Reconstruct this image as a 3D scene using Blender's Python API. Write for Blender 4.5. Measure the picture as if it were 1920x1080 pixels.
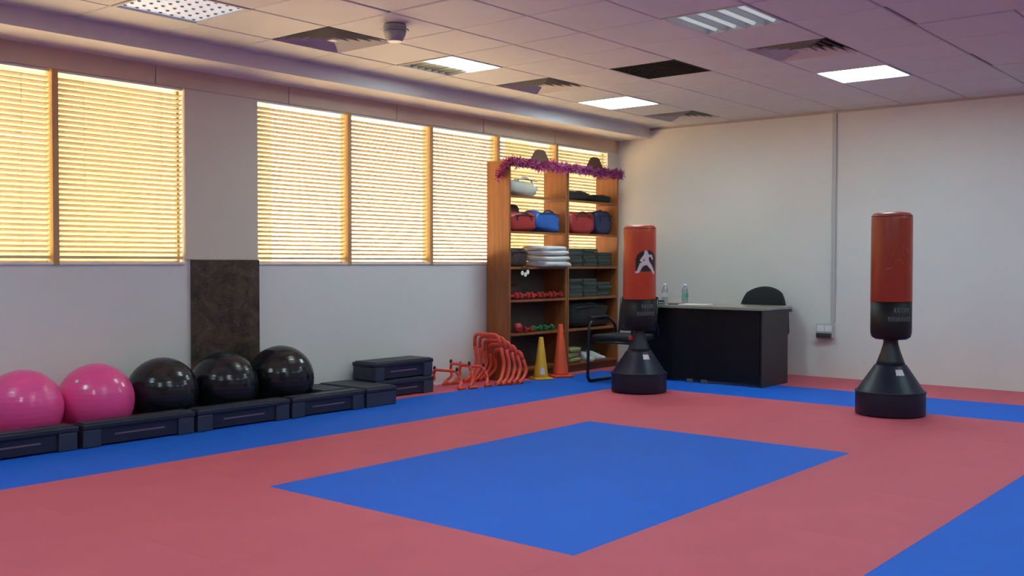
import bpy, bmesh, math, random
from mathutils import Vector, Matrix, noise

scene = bpy.context.scene
for o in list(bpy.data.objects):
    bpy.data.objects.remove(o)
C = scene.collection

# ------------------------------------------------------------------ camera
YAW, PITCH, ROLL = 0.691553, -0.0245930, 0.00145275
EYE = 1.2
fwd = Vector((math.cos(YAW) * math.cos(PITCH), math.sin(YAW) * math.cos(PITCH), math.sin(PITCH)))
rgt = Vector((math.sin(YAW), -math.cos(YAW), 0))
upv = rgt.cross(fwd)
r2 = rgt * math.cos(ROLL) + upv * math.sin(ROLL)
u2 = upv * math.cos(ROLL) - rgt * math.sin(ROLL)
cam = bpy.data.cameras.new('camera')
cam.sensor_width = 36
cam.lens = 36 * 1917.223 / 1920
cam.clip_end = 300
camo = bpy.data.objects.new('camera', cam)
C.objects.link(camo)
camo.matrix_world = Matrix(((r2.x, u2.x, -fwd.x, 0), (r2.y, u2.y, -fwd.y, 0), (r2.z, u2.z, -fwd.z, EYE), (0, 0, 0, 1)))
scene.camera = camo

# ------------------------------------------------------------------ world, sun, exposure
SKY = 13.5
SUN = 54.0
PANEL = 24.5
w = bpy.data.worlds.new('sky')
scene.world = w
w.use_nodes = True
bg = w.node_tree.nodes['Background']
bg.inputs[0].default_value = (1.0, 0.80, 0.54, 1)       # hazy bright daytime sky
bg.inputs[1].default_value = SKY
sun = bpy.data.lights.new('sun', 'SUN')
sun.energy = SUN
sun.angle = 0.02
sun.color = (1.0, 0.86, 0.64)
suno = bpy.data.objects.new('sun', sun)
C.objects.link(suno)
suno.rotation_euler = Vector((0.2, 0.5, -1.0)).to_track_quat('-Z', 'Y').to_euler()


def portal(name, x0, x1, z0, z1, y):
    l = bpy.data.lights.new(name, 'AREA')
    l.shape = 'RECTANGLE'
    l.size = x1 - x0
    l.size_y = z1 - z0
    l.cycles.is_portal = True
    o = bpy.data.objects.new(name, l)
    C.objects.link(o)
    o.location = ((x0 + x1) / 2, y, (z0 + z1) / 2)
    o.rotation_euler = Vector((0, -1, 0)).to_track_quat('-Z', 'Z').to_euler()


portal('daylight_portal', 2.38, 4.45, 1.2, 2.53, 7.09)
portal('daylight_portal', 5.125, 10.19, 1.2, 2.53, 7.09)
scene.view_settings.view_transform = 'Standard'
scene.view_settings.look = 'None'
scene.view_settings.gamma = 1
scene.view_settings.use_curve_mapping = False
scene.view_settings.exposure = 0.0
scene.cycles.use_denoising = True
scene.cycles.max_bounces = 10
scene.cycles.diffuse_bounces = 6
scene.cycles.transparent_max_bounces = 12
scene.cycles.sample_clamp_indirect = 6

# ------------------------------------------------------------------ materials
MATS = {}


def M(name, col, rough=0.6, metal=0.0, var=0.06, scale=6.0, bump=0.0, bscale=60.0, coat=0.0, trans=0.0, spec=0.5):
    if name in MATS:
        return MATS[name]
    m = bpy.data.materials.new(name)
    m.use_nodes = True
    nt = m.node_tree
    b = nt.nodes['Principled BSDF']
    b.inputs['Roughness'].default_value = rough
    b.inputs['Metallic'].default_value = metal
    b.inputs['Coat Weight'].default_value = coat
    b.inputs['Specular IOR Level'].default_value = spec
    tc = nt.nodes.new('ShaderNodeTexCoord')
    n = nt.nodes.new('ShaderNodeTexNoise')
    n.inputs['Scale'].default_value = scale
    n.inputs['Detail'].default_value = 3
    nt.links.new(tc.outputs['Object'], n.inputs['Vector'])
    r = nt.nodes.new('ShaderNodeValToRGB')
    r.color_ramp.elements[0].position = 0.3
    r.color_ramp.elements[1].position = 0.7
    r.color_ramp.elements[0].color = tuple(c * (1 - var) for c in col) + (1,)
    r.color_ramp.elements[1].color = tuple(min(1, c * (1 + var)) for c in col) + (1,)
    nt.links.new(n.outputs['Fac'], r.inputs[0])
    nt.links.new(r.outputs[0], b.inputs['Base Color'])
    if bump:
        n2 = nt.nodes.new('ShaderNodeTexNoise')
        n2.inputs['Scale'].default_value = bscale
        n2.inputs['Detail'].default_value = 2
        nt.links.new(tc.outputs['Object'], n2.inputs['Vector'])
        bp = nt.nodes.new('ShaderNodeBump')
        bp.inputs['Strength'].default_value = bump
        bp.inputs['Distance'].default_value = 0.004
        nt.links.new(n2.outputs['Fac'], bp.inputs['Height'])
        nt.links.new(bp.outputs[0], b.inputs['Normal'])
    if trans:
        t = nt.nodes.new('ShaderNodeBsdfTranslucent')
        nt.links.new(r.outputs[0], t.inputs[0])
        mx = nt.nodes.new('ShaderNodeMixShader')
        mx.inputs[0].default_value = trans
        nt.links.new(b.outputs[0], mx.inputs[1])
        nt.links.new(t.outputs[0], mx.inputs[2])
        nt.links.new(mx.outputs[0], nt.nodes['Material Output'].inputs[0])
    MATS[name] = m
    return m


def wood(name, c1, c2, rough=0.45, axis=2):
    m = bpy.data.materials.new(name)
    m.use_nodes = True
    nt = m.node_tree
    b = nt.nodes['Principled BSDF']
    b.inputs['Roughness'].default_value = rough
    tc = nt.nodes.new('ShaderNodeTexCoord')
    mp = nt.nodes.new('ShaderNodeMapping')
    sc = [14.0, 14.0, 14.0]
    sc[axis] = 1.2
    mp.inputs['Scale'].default_value = sc
    n = nt.nodes.new('ShaderNodeTexNoise')
    n.inputs['Scale'].default_value = 2.0
    n.inputs['Detail'].default_value = 4
    n.inputs['Distortion'].default_value = 0.6
    r = nt.nodes.new('ShaderNodeValToRGB')
    r.color_ramp.elements[0].position = 0.3
    r.color_ramp.elements[1].position = 0.7
    r.color_ramp.elements[0].color = c1 + (1,)
    r.color_ramp.elements[1].color = c2 + (1,)
    nt.links.new(tc.outputs['Object'], mp.inputs[0])
    nt.links.new(mp.outputs[0], n.inputs['Vector'])
    nt.links.new(n.outputs['Fac'], r.inputs[0])
    nt.links.new(r.outputs[0], b.inputs['Base Color'])
    return m


def marble(name):
    m = bpy.data.materials.new(name)
    m.use_nodes = True
    nt = m.node_tree
    b = nt.nodes['Principled BSDF']
    b.inputs['Roughness'].default_value = 0.3
    tc = nt.nodes.new('ShaderNodeTexCoord')
    n = nt.nodes.new('ShaderNodeTexNoise')
    n.inputs['Scale'].default_value = 5.0
    n.inputs['Detail'].default_value = 6
    n.inputs['Distortion'].default_value = 1.5
    v = nt.nodes.new('ShaderNodeTexVoronoi')
    v.feature = 'DISTANCE_TO_EDGE'
    v.inputs['Scale'].default_value = 6.0
    va = nt.nodes.new('ShaderNodeVectorMath')
    va.operation = 'ADD'
    nt.links.new(tc.outputs['Object'], n.inputs['Vector'])
    nt.links.new(tc.outputs['Object'], va.inputs[0])
    nt.links.new(n.outputs['Color'], va.inputs[1])
    nt.links.new(va.outputs[0], v.inputs['Vector'])
    r = nt.nodes.new('ShaderNodeValToRGB')
    r.color_ramp.elements[0].position = 0.35
    r.color_ramp.elements[1].position = 0.75
    r.color_ramp.elements[0].color = (0.020, 0.013, 0.009, 1)
    r.color_ramp.elements[1].color = (0.105, 0.070, 0.042, 1)
    nt.links.new(n.outputs['Fac'], r.inputs[0])
    r2_ = nt.nodes.new('ShaderNodeValToRGB')
    r2_.color_ramp.elements[0].position = 0.0
    r2_.color_ramp.elements[1].position = 0.03
    r2_.color_ramp.elements[0].color = (0.10, 0.10, 0.10, 1)
    r2_.color_ramp.elements[1].color = (0, 0, 0, 1)
    nt.links.new(v.outputs['Distance'], r2_.inputs[0])
    mx = nt.nodes.new('ShaderNodeMix')
    mx.data_type = 'RGBA'
    mx.blend_type = 'ADD'
    mx.inputs[0].default_value = 0.7
    nt.links.new(r.outputs[0], mx.inputs[6])
    nt.links.new(r2_.outputs[0], mx.inputs[7])
    nt.links.new(mx.outputs[2], b.inputs['Base Color'])
    return m


def glow(name, col, strength):
    m = bpy.data.materials.new(name)
    m.use_nodes = True
    nt = m.node_tree
    b = nt.nodes['Principled BSDF']
    b.inputs['Base Color'].default_value = (0.8, 0.8, 0.8, 1)
    b.inputs['Emission Color'].default_value = col + (1,)
    b.inputs['Emission Strength'].default_value = strength
    return m


def pane_mat(name):
    m = bpy.data.materials.new(name)
    m.use_nodes = True
    nt = m.node_tree
    nt.nodes.remove(nt.nodes['Principled BSDF'])
    t = nt.nodes.new('ShaderNodeBsdfTransparent')
    t.inputs[0].default_value = (0.95, 0.97, 0.96, 1)
    g = nt.nodes.new('ShaderNodeBsdfGlossy')
    g.inputs['Roughness'].default_value = 0.02
    mx = nt.nodes.new('ShaderNodeMixShader')
    mx.inputs[0].default_value = 0.06
    nt.links.new(t.outputs[0], mx.inputs[1])
    nt.links.new(g.outputs[0], mx.inputs[2])
    nt.links.new(mx.outputs[0], nt.nodes['Material Output'].inputs[0])
    return m


def clear_mat(name, tint, gl=0.15):
    m = pane_mat(name)
    for n in m.node_tree.nodes:
        if n.type == 'BSDF_TRANSPARENT':
            n.inputs[0].default_value = tint + (1,)
        if n.type == 'MIX_SHADER':
            n.inputs[0].default_value = gl
    return m


WALL = M('wall_paint', (0.70, 0.685, 0.66), 0.7, var=0.02, scale=1.5, bump=0.05, bscale=120)
CEIL = M('ceiling_tile_paint', (0.60, 0.61, 0.61), 0.65, var=0.03, scale=3, bump=0.08, bscale=200)
FASCIA = M('bulkhead_paint', (0.78, 0.76, 0.74), 0.7, var=0.02, scale=2)
HEADER = M('header_panel_paint', (0.64, 0.49, 0.37), 0.65, var=0.03, scale=2)
VOID = M('ceiling_void_concrete', (0.03, 0.03, 0.03), 0.9)
REDMAT = M('red_mat_foam', (0.57, 0.108, 0.145), 0.62, var=0.04, scale=3, bump=0.25, bscale=260, spec=.2)
BLUEMAT = M('blue_mat_foam', (0.008, 0.115, 0.600), 0.62, var=0.04, scale=3, bump=0.25, bscale=260, spec=.2)
SLAT = M('blind_slat_wood', (0.39, 0.345, 0.26), 0.5, var=0.05, scale=8, trans=0.05)
RAIL = M('blind_rail_wood', (0.74, 0.56, 0.30), 0.5, var=0.05, scale=8)
CORD = M('blind_cord', (0.75, 0.65, 0.45), 0.8)
MULL = M('window_mullion_brown', (0.46, 0.27, 0.12), 0.5, var=0.05, scale=8)
SILL = M('window_sill_white', (0.80, 0.78, 0.74), 0.5)
GLASS = pane_mat('window_glass')
MARBLE = marble('brown_marble')
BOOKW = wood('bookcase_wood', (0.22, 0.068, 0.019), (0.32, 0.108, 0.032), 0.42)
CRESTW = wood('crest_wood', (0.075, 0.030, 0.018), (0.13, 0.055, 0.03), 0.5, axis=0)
BLACKP = M('black_plastic', (0.016, 0.017, 0.026), 0.42, var=0.1, bump=0.05)
STEPTOP = M('step_top_rubber', (0.030, 0.031, 0.046), 0.48, var=0.1, bump=0.3, bscale=300)
STEPLEG = M('step_leg_grey', (0.030, 0.034, 0.060), 0.5, var=0.08)
STEPBODY = M('step_body', (0.014, 0.015, 0.030), 0.45, var=0.1)
STEPLINE = M('step_print', (0.22, 0.12, 0.20), 0.6)
PINK = M('ball_pink', (0.83, 0.075, 0.30), 0.30, var=0.03, coat=0.2)
BBLACK = M('ball_black', (0.008, 0.009, 0.013), 0.20, var=0.05)
ORANGE = M('hurdle_orange', (0.80, 0.085, 0.050), 0.42, var=0.05)
CONEO = M('cone_orange', (0.82, 0.10, 0.035), 0.45, var=0.05)
CONEY = M('cone_yellow', (0.66, 0.36, 0.030), 0.45, var=0.05)
WHITEP = M('white_plastic', (0.78, 0.78, 0.78), 0.45)
BAGRED = M('bag_orange_vinyl', (0.47, 0.048, 0.015), 0.36, var=0.04, bump=0.06, bscale=40)
BAGRED2 = M('bag_red_vinyl', (0.31, 0.030, 0.012), 0.36, var=0.04, bump=0.06, bscale=40)
BAGBLK = M('bag_black_vinyl', (0.008, 0.008, 0.010), 0.50, var=0.08, spec=.3)
BASEN = M('bag_base_plastic', (0.010, 0.013, 0.034), 0.42, var=0.08, spec=.35)
PRINTW = M('print_white', (0.62, 0.56, 0.60), 0.5)
PRINTG = M('print_grey', (0.085, 0.085, 0.10), 0.5)
PRINTK = M('print_black', (0.020, 0.008, 0.008), 0.5)
PRINTR = M('print_faint', (0.36, 0.085, 0.06), 0.45)
DESKF = M('desk_front_laminate', (0.007, 0.006, 0.008), 0.45, var=0.1, spec=.25)
DESKS = M('desk_side_laminate', (0.028, 0.024, 0.028), 0.45, var=0.08, spec=.3)
DESKT = M('desk_top_laminate', (0.27, 0.26, 0.21), 0.20, var=0.08)  # pale base colour stands in for the wall's glancing reflection on the top
FABRIC = M('black_fabric', (0.012, 0.012, 0.015), 0.85, var=0.1, bump=0.3, bscale=300)
CHROMEK = M('black_metal', (0.012, 0.012, 0.014), 0.30, var=0.05)
STEEL = M('brushed_steel', (0.55, 0.55, 0.56), 0.35, metal=1.0)
GREYP = M('grey_plastic', (0.36, 0.37, 0.38), 0.5)
VENTM = M('vent_metal', (0.54, 0.53, 0.53), 0.5, var=0.02)
TRUNK = M('trunking_plastic', (0.47, 0.46, 0.45), 0.5, var=0.02)
DARKSOCK = M('socket_dark', (0.05, 0.04, 0.045), 0.5)
TINSEL = M('tinsel_magenta', (0.42, 0.055, 0.20), 0.45, var=0.5, scale=40)
TINSEL2 = M('tinsel_purple', (0.34, 0.05, 0.20), 0.45, var=0.5, scale=40)


# ------------------------------------------------------------------ mesh builder
class MB:
    def __init__(s):
        s.v = []
        s.f = []
        s.sm = []

    def quad(s, pts, smooth=False):
        n = len(s.v)
        s.v += [tuple(p) for p in pts]
        s.f.append(tuple(range(n, n + len(pts))))
        s.sm.append(smooth)

    def box(s, x0, x1, y0, y1, z0, z1, c=0.0):
        if c <= 0:
            n = len(s.v)
            s.v += [(x, y, z) for z in (z0, z1) for y in (y0, y1) for x in (x0, x1)]
            for q in ((0, 2, 3, 1), (4, 5, 7, 6), (0, 1, 5, 4), (2, 6, 7, 3), (0, 4, 6, 2), (1, 3, 7, 5)):
                s.f.append(tuple(n + k for k in q))
                s.sm.append(False)
            return s
        bm = bmesh.new()
        bmesh.ops.create_cube(bm, size=1)
        for v in bm.verts:
            v.co = Vector((x0 if v.co.x < 0 else x1, y0 if v.co.y < 0 else y1, z0 if v.co.z < 0 else z1))
        c = min(c, 0.45 * min(x1 - x0, y1 - y0, z1 - z0))
        bmesh.ops.bevel(bm, geom=bm.edges[:], offset=c, segments=2, affect='EDGES', profile=0.5)
        s.bm(bm)
        return s

    def bm(s, bm, smooth=False):
        n = len(s.v)
        bm.verts.index_update()
        s.v += [tuple(v.co) for v in bm.verts]
        for f in bm.faces:
            s.f.append(tuple(n + v.index for v in f.verts))
            s.sm.append(smooth)
        bm.free()

    def tube(s, path, r, n=8, closed=False, cap=True):
        P = [Vector(p) for p in path]
        k = len(P)
        rs = r if isinstance(r, (list, tuple)) else [r] * k
        base = len(s.v)
        ref = None
        for i in range(k):
            a = P[i - 1] if (i > 0 or closed) else P[i]
            b = P[(i + 1) % k] if (i < k - 1 or closed) else P[i]
            t = (b - a).normalized()
            if ref is None:
                ref = Vector((0, 0, 1)) if abs(t.z) < 0.9 else Vector((1, 0, 0))
            e1 = (ref - t * ref.dot(t)).normalized()
            ref = e1
            e2 = t.cross(e1)
            for j in range(n):
                an = 2 * math.pi * j / n
                s.v.append(tuple(P[i] + (e1 * math.cos(an) + e2 * math.sin(an)) * rs[i]))
        for i in range(k if closed else k - 1):
            for j in range(n):
                a = base + i * n + j
                b = base + i * n + (j + 1) % n
                c = base + ((i + 1) % k) * n + (j + 1) % n
                d = base + ((i + 1) % k) * n + j
                s.f.append((a, b, c, d))
                s.sm.append(True)
        if cap and not closed:
            s.f.append(tuple(base + j for j in range(n))[::-1])
            s.f.append(tuple(base + (k - 1) * n + j for j in range(n)))
            s.sm += [False, False]
        return s

    def lathe(s, prof, n=32, cx=0, cy=0, smooth=True):
        base = len(s.v)
        for (r, z) in prof:
            for j in range(n):
                a = 2 * math.pi * j / n
                s.v.append((cx + r * math.cos(a), cy + r * math.sin(a), z))
        for i in range(len(prof) - 1):
            for j in range(n):
                a = base + i * n + j
                b = base + i * n + (j + 1) % n
                s.f.append((a, b, b + n, a + n))
                s.sm.append(smooth)
        s.f.append(tuple(base + j for j in range(n))[::-1])
        s.sm.append(False)
        s.f.append(tuple(base + (len(prof) - 1) * n + j for j in range(n)))
        s.sm.append(False)
        return s

    def lump(s, cx, cy, z0, sx, sy, sz, seed, e=0.6, amp=0.12, nu=22, nv=12, taper=0.0):
        """soft filled bag resting on z0"""
        base = len(s.v)

        def pw(c, p):
            return math.copysign(abs(c) ** p, c)
        for i in range(nv + 1):
            ph = -math.pi / 2 + math.pi * i / nv
            for j in range(nu):
                th = 2 * math.pi * j / nu
                x = pw(math.cos(ph), e) * pw(math.cos(th), e)
                y = pw(math.cos(ph), e) * pw(math.sin(th), e)
                z = pw(math.sin(ph), e)
                d = 1 + amp * noise.noise(Vector((x * 1.6 + seed * 7.1, y * 1.6, z * 1.6 + seed))) * 2
                d += amp * 0.35 * noise.noise(Vector((x * 5 + seed * 3.3, y * 5, z * 5)))
                zz = (z * d * 0.5 + 0.5)
                zz = max(0.0, zz) * (1 - taper * (x * 0.5 + 0.5))
                s.v.append((cx + x * d * sx / 2, cy + y * d * sy / 2, z0 + zz * sz))
        for i in range(nv):
            for j in range(nu):
                a = base + i * nu + j
                b = base + i * nu + (j + 1) % nu
                s.f.append((a, b, b + nu, a + nu))
                s.sm.append(True)
        return s

    def extrude_profile(s, pts, y0, y1):
        """pts: polygon in x,z (counter-clockwise); extruded along y"""
        n = len(pts)
        base = len(s.v)
        s.v += [(p[0], y0, p[1]) for p in pts] + [(p[0], y1, p[1]) for p in pts]
        s.f.append(tuple(base + i for i in range(n)))
        s.f.append(tuple(base + n + i for i in range(n))[::-1])
        s.sm += [False, False]
        for i in range(n):
            j = (i + 1) % n
            s.f.append((base + j, base + i, base + n + i, base + n + j))
            s.sm.append(False)
        return s

    def mesh(s, name, mat):
        me = bpy.data.meshes.new(name)
        me.from_pydata(s.v, [], s.f)
        me.polygons.foreach_set('use_smooth', s.sm)
        me.materials.append(mat)
        me.update()
        return me

    def build(s, name, mat, parent=None, loc=None):
        return link(name, s.mesh(name, mat), parent, loc)


def link(name, me, parent=None, loc=None):
    o = bpy.data.objects.new(name, me)
    C.objects.link(o)
    if parent is not None:
        o.parent = parent
    if loc is not None:
        o.location = loc
    return o


def tag(o, label=None, cat=None, group=None, kind=None):
    if label:
        o['label'] = label
    if cat:
        o['category'] = cat
    if group:
        o['group'] = group
    if kind:
        o['kind'] = kind
    return o


def thing(name, label, cat, loc=(0, 0, 0), rotz=0.0, group=None):
    o = bpy.data.objects.new(name, None)
    o.empty_display_size = 0.1
    C.objects.link(o)
    o.location = loc
    o.rotation_euler = (0, 0, rotz)
    return tag(o, label, cat, group)


def B(x0, x1, y0, y1, z0, z1, c=0.0):
    return MB().box(x0, x1, y0, y1, z0, z1, c)


def copy_tree(o, parent=None):
    c = o.copy()
    C.objects.link(c)
    c.parent = parent
    for ch in list(o.children):
        copy_tree(ch, c)
    return c


def struct(o):
    o['kind'] = 'structure'
    return o


# ------------------------------------------------------------------ setting: dimensions
WL = 6.95          # inner face of the window wall
XB = 10.40         # inner face of the back wall
XF, YR = -1.8, -2.7
CZ = 2.79          # ceiling
TOP = 3.25
SILLZ, HEADZ = 1.2, 2.53

# floor with its foam mats
floor = struct(B(XF - .2, XB + .2, YR - .2, WL + .2, -0.20, -0.025).build('floor', M('floor_screed', (0.25, 0.24, 0.23), 0.8)))
xl = [XB, 9.40, 8.38, 7.355, 6.33, 5.343, 4.357, 3.37, 2.38, 1.39, 0.40, -0.60, XF]
yl = [WL, 6.49, 5.49, 4.48, 3.47, 2.46, 1.447, 0.44, -0.57, -1.58, YR]
tcache = {}
for i in range(len(xl) - 1):
    for j in range(len(yl) - 1):
        x1, x0, y1, y0 = xl[i], xl[i + 1], yl[j], yl[j + 1]
        cx, cy = (x0 + x1) / 2, (y0 + y1) / 2
        blue = False
        if 8.38 < cx < 9.40 and cy < 6.49:
            blue = True
        if 5.49 < cy < 6.49 and cx < 9.40:
            blue = True
        if 3.37 < cx < 6.33 and (2.46 < cy < 4.48 or -0.57 < cy < 1.447):
            blue = True
        key = (round(x1 - x0, 3), round(y1 - y0, 3), blue)
        if key not in tcache:
            hx, hy = (x1 - x0) / 2 - 0.0003, (y1 - y0) / 2 - 0.0003
            tcache[key] = B(-hx, hx, -hy, hy, -0.025, 0.0).mesh('mat_tile', BLUEMAT if blue else REDMAT)
        link('mat_tile', tcache[key], floor, (cx, cy, 0))

# ceiling: dark void above, metal tiles below
gx = [XF] + [4.555 + 0.612 * k for k in range(-10, 10) if XF + .1 < 4.555 + 0.612 * k < XB - .1] + [XB]
gy = [YR] + [y for y in (6.0 - 0.615 * k for k in range(14, -1, -1)) if y > YR + .1] + [6.487]
ceiling = struct(B(XF - .2, XB + .2, YR - .2, WL + .2, 3.12, TOP).build('ceiling', VOID))


def cell(x, y):
    i = max(k for k in range(len(gx) - 1) if gx[k] <= x)
    j = max(k for k in range(len(gy) - 1) if gy[k] <= y)
    return i, j


LIGHTS = {'A': (3.6, 5.7), 'B': (8.5, 3.2), 'C': (8.5, 5.7), 'D': (6.1, 5.7), 'E': (6.1, 3.2)}
OFFLIGHTS = [(3.6, 3.2), (8.5, 0.75), (6.1, 0.75), (3.6, 0.75), (1.15, 3.2), (1.15, 5.7)]
VENTS = [(4.8, 5.7), (7.3, 5.7), (7.3, 3.2), (9.7, 5.7)]
HOLE = (7.3, 4.4)
taken = {cell(*p) for p in list(LIGHTS.values()) + OFFLIGHTS + VENTS + [HOLE]}
shifted = {cell(4.2, 4.5): (-0.010, -0.012, 0.0), cell(8.5, 2.0): (-0.016, -0.014, 0.0), cell(6.7, 2.0): (0.0, -0.012, 0.004)}
ccache = {}
rnd = random.Random(3)
for i in range(len(gx) - 1):
    for j in range(len(gy) - 1):
        if (i, j) in taken:
            continue
        sx, sy = gx[i + 1] - gx[i], gy[j + 1] - gy[j]
        key = (round(sx, 3), round(sy, 3))
        if key not in ccache:
            hx, hy, c = sx / 2 - 0.0035, sy / 2 - 0.0035, 0.007
            mb = MB()
            lo = [(-hx + c, -hy + c, 0), (hx - c, -hy + c, 0), (hx - c, hy - c, 0), (-hx + c, hy - c, 0)]
            md = [(-hx, -hy, c * .7), (hx, -hy, c * .7), (hx, hy, c * .7), (-hx, hy, c * .7)]
            hi = [(a, b, 0.03) for a, b, _ in md]
            mb.v = lo + md + hi
            mb.f = [(0, 3, 2, 1), (8, 9, 10, 11)]
            for a in range(4):
                b = (a + 1) % 4
                mb.f += [(a, b, 4 + b, 4 + a), (4 + a, 4 + b, 8 + b, 8 + a)]
            mb.sm = [False] * len(mb.f)
            ccache[key] = mb.mesh('ceiling_tile', CEIL)
        d = shifted.get((i, j), (0, 0, 0))
        link('ceiling_tile', ccache[key], ceiling,
             ((gx[i] + gx[i + 1]) / 2 + d[0], (gy[j] + gy[j + 1]) / 2 + d[1], CZ + d[2] + rnd.uniform(0, 0.0015)))

# walls
wl = MB()
wl.box(XF - .2, XB + .2, WL, WL + .10, -.2, SILLZ)
wl.box(XF - .2, XB + .2, WL, WL + .10, HEADZ, TOP)
for a, b in ((XF - .2, 2.38), (4.45, 5.125), (10.19, XB + .2)):
    wl.box(a, b, WL, WL + .10, SILLZ, HEADZ)
wall_left = struct(wl.build('wall_left', WALL))
wall_back = struct(B(XB, XB + .2, YR - .2, WL, -.2, TOP).build('wall_back', WALL))
wall_right = struct(B(XF - .2, XB, YR - .2, YR, -.2, TOP).build('wall_right', WALL))
wall_front = struct(B(XF - .2, XF, YR, WL, -.2, TOP).build('wall_front', WALL))
bulk = struct(B(XF, XB, 6.487, WL, 2.675, 3.12).build('bulkhead', FASCIA))
tag(bulk, 'long boxed bulkhead running above the windows below the tiled ceiling')
# pelmet panels between bulkhead and window head, with open joints
B(4.452, 5.123, WL - .010, WL + .002, 1.224, HEADZ).build('pillar_panel', M('pillar_panel_warm_glow', (0.62, 0.535, 0.465), .65, var=.02, scale=2), wall_left)  # upper pillar panel, its tan tinted to imitate warm window light
js = [XF, 0.51, 1.74, 2.97, 4.206, 5.44, 6.69, 7.92, 9.13, XB]
for a, b in zip(js[:-1], js[1:]):
    B(a + .006, b - .006, WL - .012, WL + .004, HEADZ + .002, 2.676).build('header_panel', HEADER, wall_left)
struct(B(XB - .012, XB, YR, 6.487, CZ - .022, CZ + .0).build('trim_1', M('edge_angle', (0.42, 0.38, 0.36), 0.5)))

# marble pillar cladding
mt = MB()
mt.box(4.497, 5.122, WL - .03, WL, 0.0, 1.222, 0.003)
tag(struct(mt.build('trim_2', MARBLE)), 'dark brown marble cladding on the lower part of the pillar')


# windows
def window(name, x0, x1, cuts):
    fr = MB()
    fr.box(x0, x1, WL + .070, WL + .10, SILLZ, SILLZ + .012)
    fr.box(x0, x1, WL + .070, WL + .10, HEADZ - .012, HEADZ)
    fr.box(x0, x0 + .02, WL + .070, WL + .10, SILLZ + .012, HEADZ - .012)
    fr.box(x1 - .02, x1, WL + .070, WL + .10, SILLZ + .012, HEADZ - .012)
    win = struct(fr.build(name, MULL))
    B(x0 - .0, x1 + .0, WL - .012, WL + .070, SILLZ - .016, SILLZ + .002).build('window_sill', SILL, win)
    for c in cuts:
        B(c - .0215, c + .0215, WL - .014, WL + .060, SILLZ - .02, HEADZ).build('mullion', MULL, win)
        B(c - .016, c + .016, WL + .070, WL + .10, SILLZ + .012, HEADZ - .012).build('frame_post', MULL, win)
    e = [x0] + cuts + [x1]
    for a, b in zip(e[:-1], e[1:]):
        B(a + .014, b - .014, WL + .084, WL + .089, SILLZ + .010, HEADZ - .010).build('pane', GLASS, win)
    return win


C1 = [3.44]
C2 = [6.11, 7.155, 8.16, 9.17]
window('window_1', 2.38, 4.45, C1)
window('window_2', 5.125, 10.19, C2)

# ------------------------------------------------------------------ outside: pale yard and ochre buildings
ground = struct(B(-60, 90, 7.3, 90, -1.2, -1.0).build('ground', M('sand_ground', (0.62, 0.52, 0.38), 0.9, var=0.08, scale=0.4)))
OCHRE = M('ochre_render', (0.185, 0.125, 0.046), 0.85, var=0.05, scale=0.6)
OCHRE2 = M('cream_render', (0.20, 0.145, 0.062), 0.85, var=0.05, scale=0.6)
TAN = M('tan_render', (0.60, 0.36, 0.12), 0.85, var=0.05, scale=0.6)
OPANE = M('far_window_glass', (0.30, 0.30, 0.30), 0.15)


def far_building(x0, x1, y, h, mat, label, dp=8.0):
    t = thing('building', label, 'building', ((x0 + x1) / 2, y, -1.0))
    hw = (x1 - x0) / 2
    B(-hw, hw, 0, dp, 0, h).build('facade', mat, t)
    B(-hw - .15, hw + .15, -.15, dp + .15, h, h + .25).build('parapet', mat, t)
    return t


far_building(-24, 11.6, 20, 9.5, OCHRE, 'ochre building seen glowing behind the left window blinds')
far_building(11.8, 15.6, 20.6, 9.0, OCHRE2, 'cream building seen behind the blind right of the pillar')
far_building(26.2, 44, 21, 9.0, OCHRE2, 'pale yellow building behind the blinds above the bookcases', 1.0)


# ------------------------------------------------------------------ venetian blinds
def blind(x0, x1, label):
    t = thing('venetian_blind', label, 'blind', ((x0 + x1) / 2, WL + .032, SILLZ), group='venetian blinds on the window wall')
    hw = (x1 - x0) / 2 - 0.008
    B(-hw, hw, -.026, .026, HEADZ - SILLZ - .018, HEADZ - SILLZ - .001, .003).build('head_rail', SILL, t)
    B(-hw, hw, -.024, .024, .024, .046, .004).build('bottom_rail', RAIL, t)
    mb = MB()
    tilt = math.radians(21)        # inner edge raised
    W, n = 0.050, 4
    pts = []
    for k in range(n + 1):
        q = -W / 2 + W * k / n
        z = 0.003 * (1 - (2 * q / W) ** 2)
        pts.append((q * math.cos(tilt) + z * math.sin(tilt), -q * math.sin(tilt) + z * math.cos(tilt)))
    for th in (0.0, 0.0016):
        for k in range(n + 1):
            for xx in (-hw, hw):
                mb.v.append((xx, pts[k][0], pts[k][1] + th))
    m = 2 * (n + 1)
    for k in range(n):
        a = 2 * k
        mb.f.append((a, a + 2, a + 3, a + 1))
        mb.f.append((m + a, m + a + 1, m + a + 3, m + a + 2))
    mb.f.append((0, 1, m + 1, m))
    mb.f.append((m - 2, 2 * m - 2, 2 * m - 1, m - 1))
    for e in (0, 1):
        for k in range(n):
            a = 2 * k + e
            mb.f.append((a, m + a, m + a + 2, a + 2))
    mb.sm = [True] * len(mb.f)
    me = mb.mesh('slat', SLAT)
    z = 0.072
    while z < HEADZ - SILLZ - .052:
        link('slat', me, t, (0, 0, z))
        z += 0.0362
    for xx in (-hw * .62, hw * .62):
        for yy in (-.0275, .0275):
            MB().tube([(xx, yy, .03), (xx, yy, HEADZ - SILLZ - .03)], .0012, 5).build('ladder_cord', CORD, t)


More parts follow.
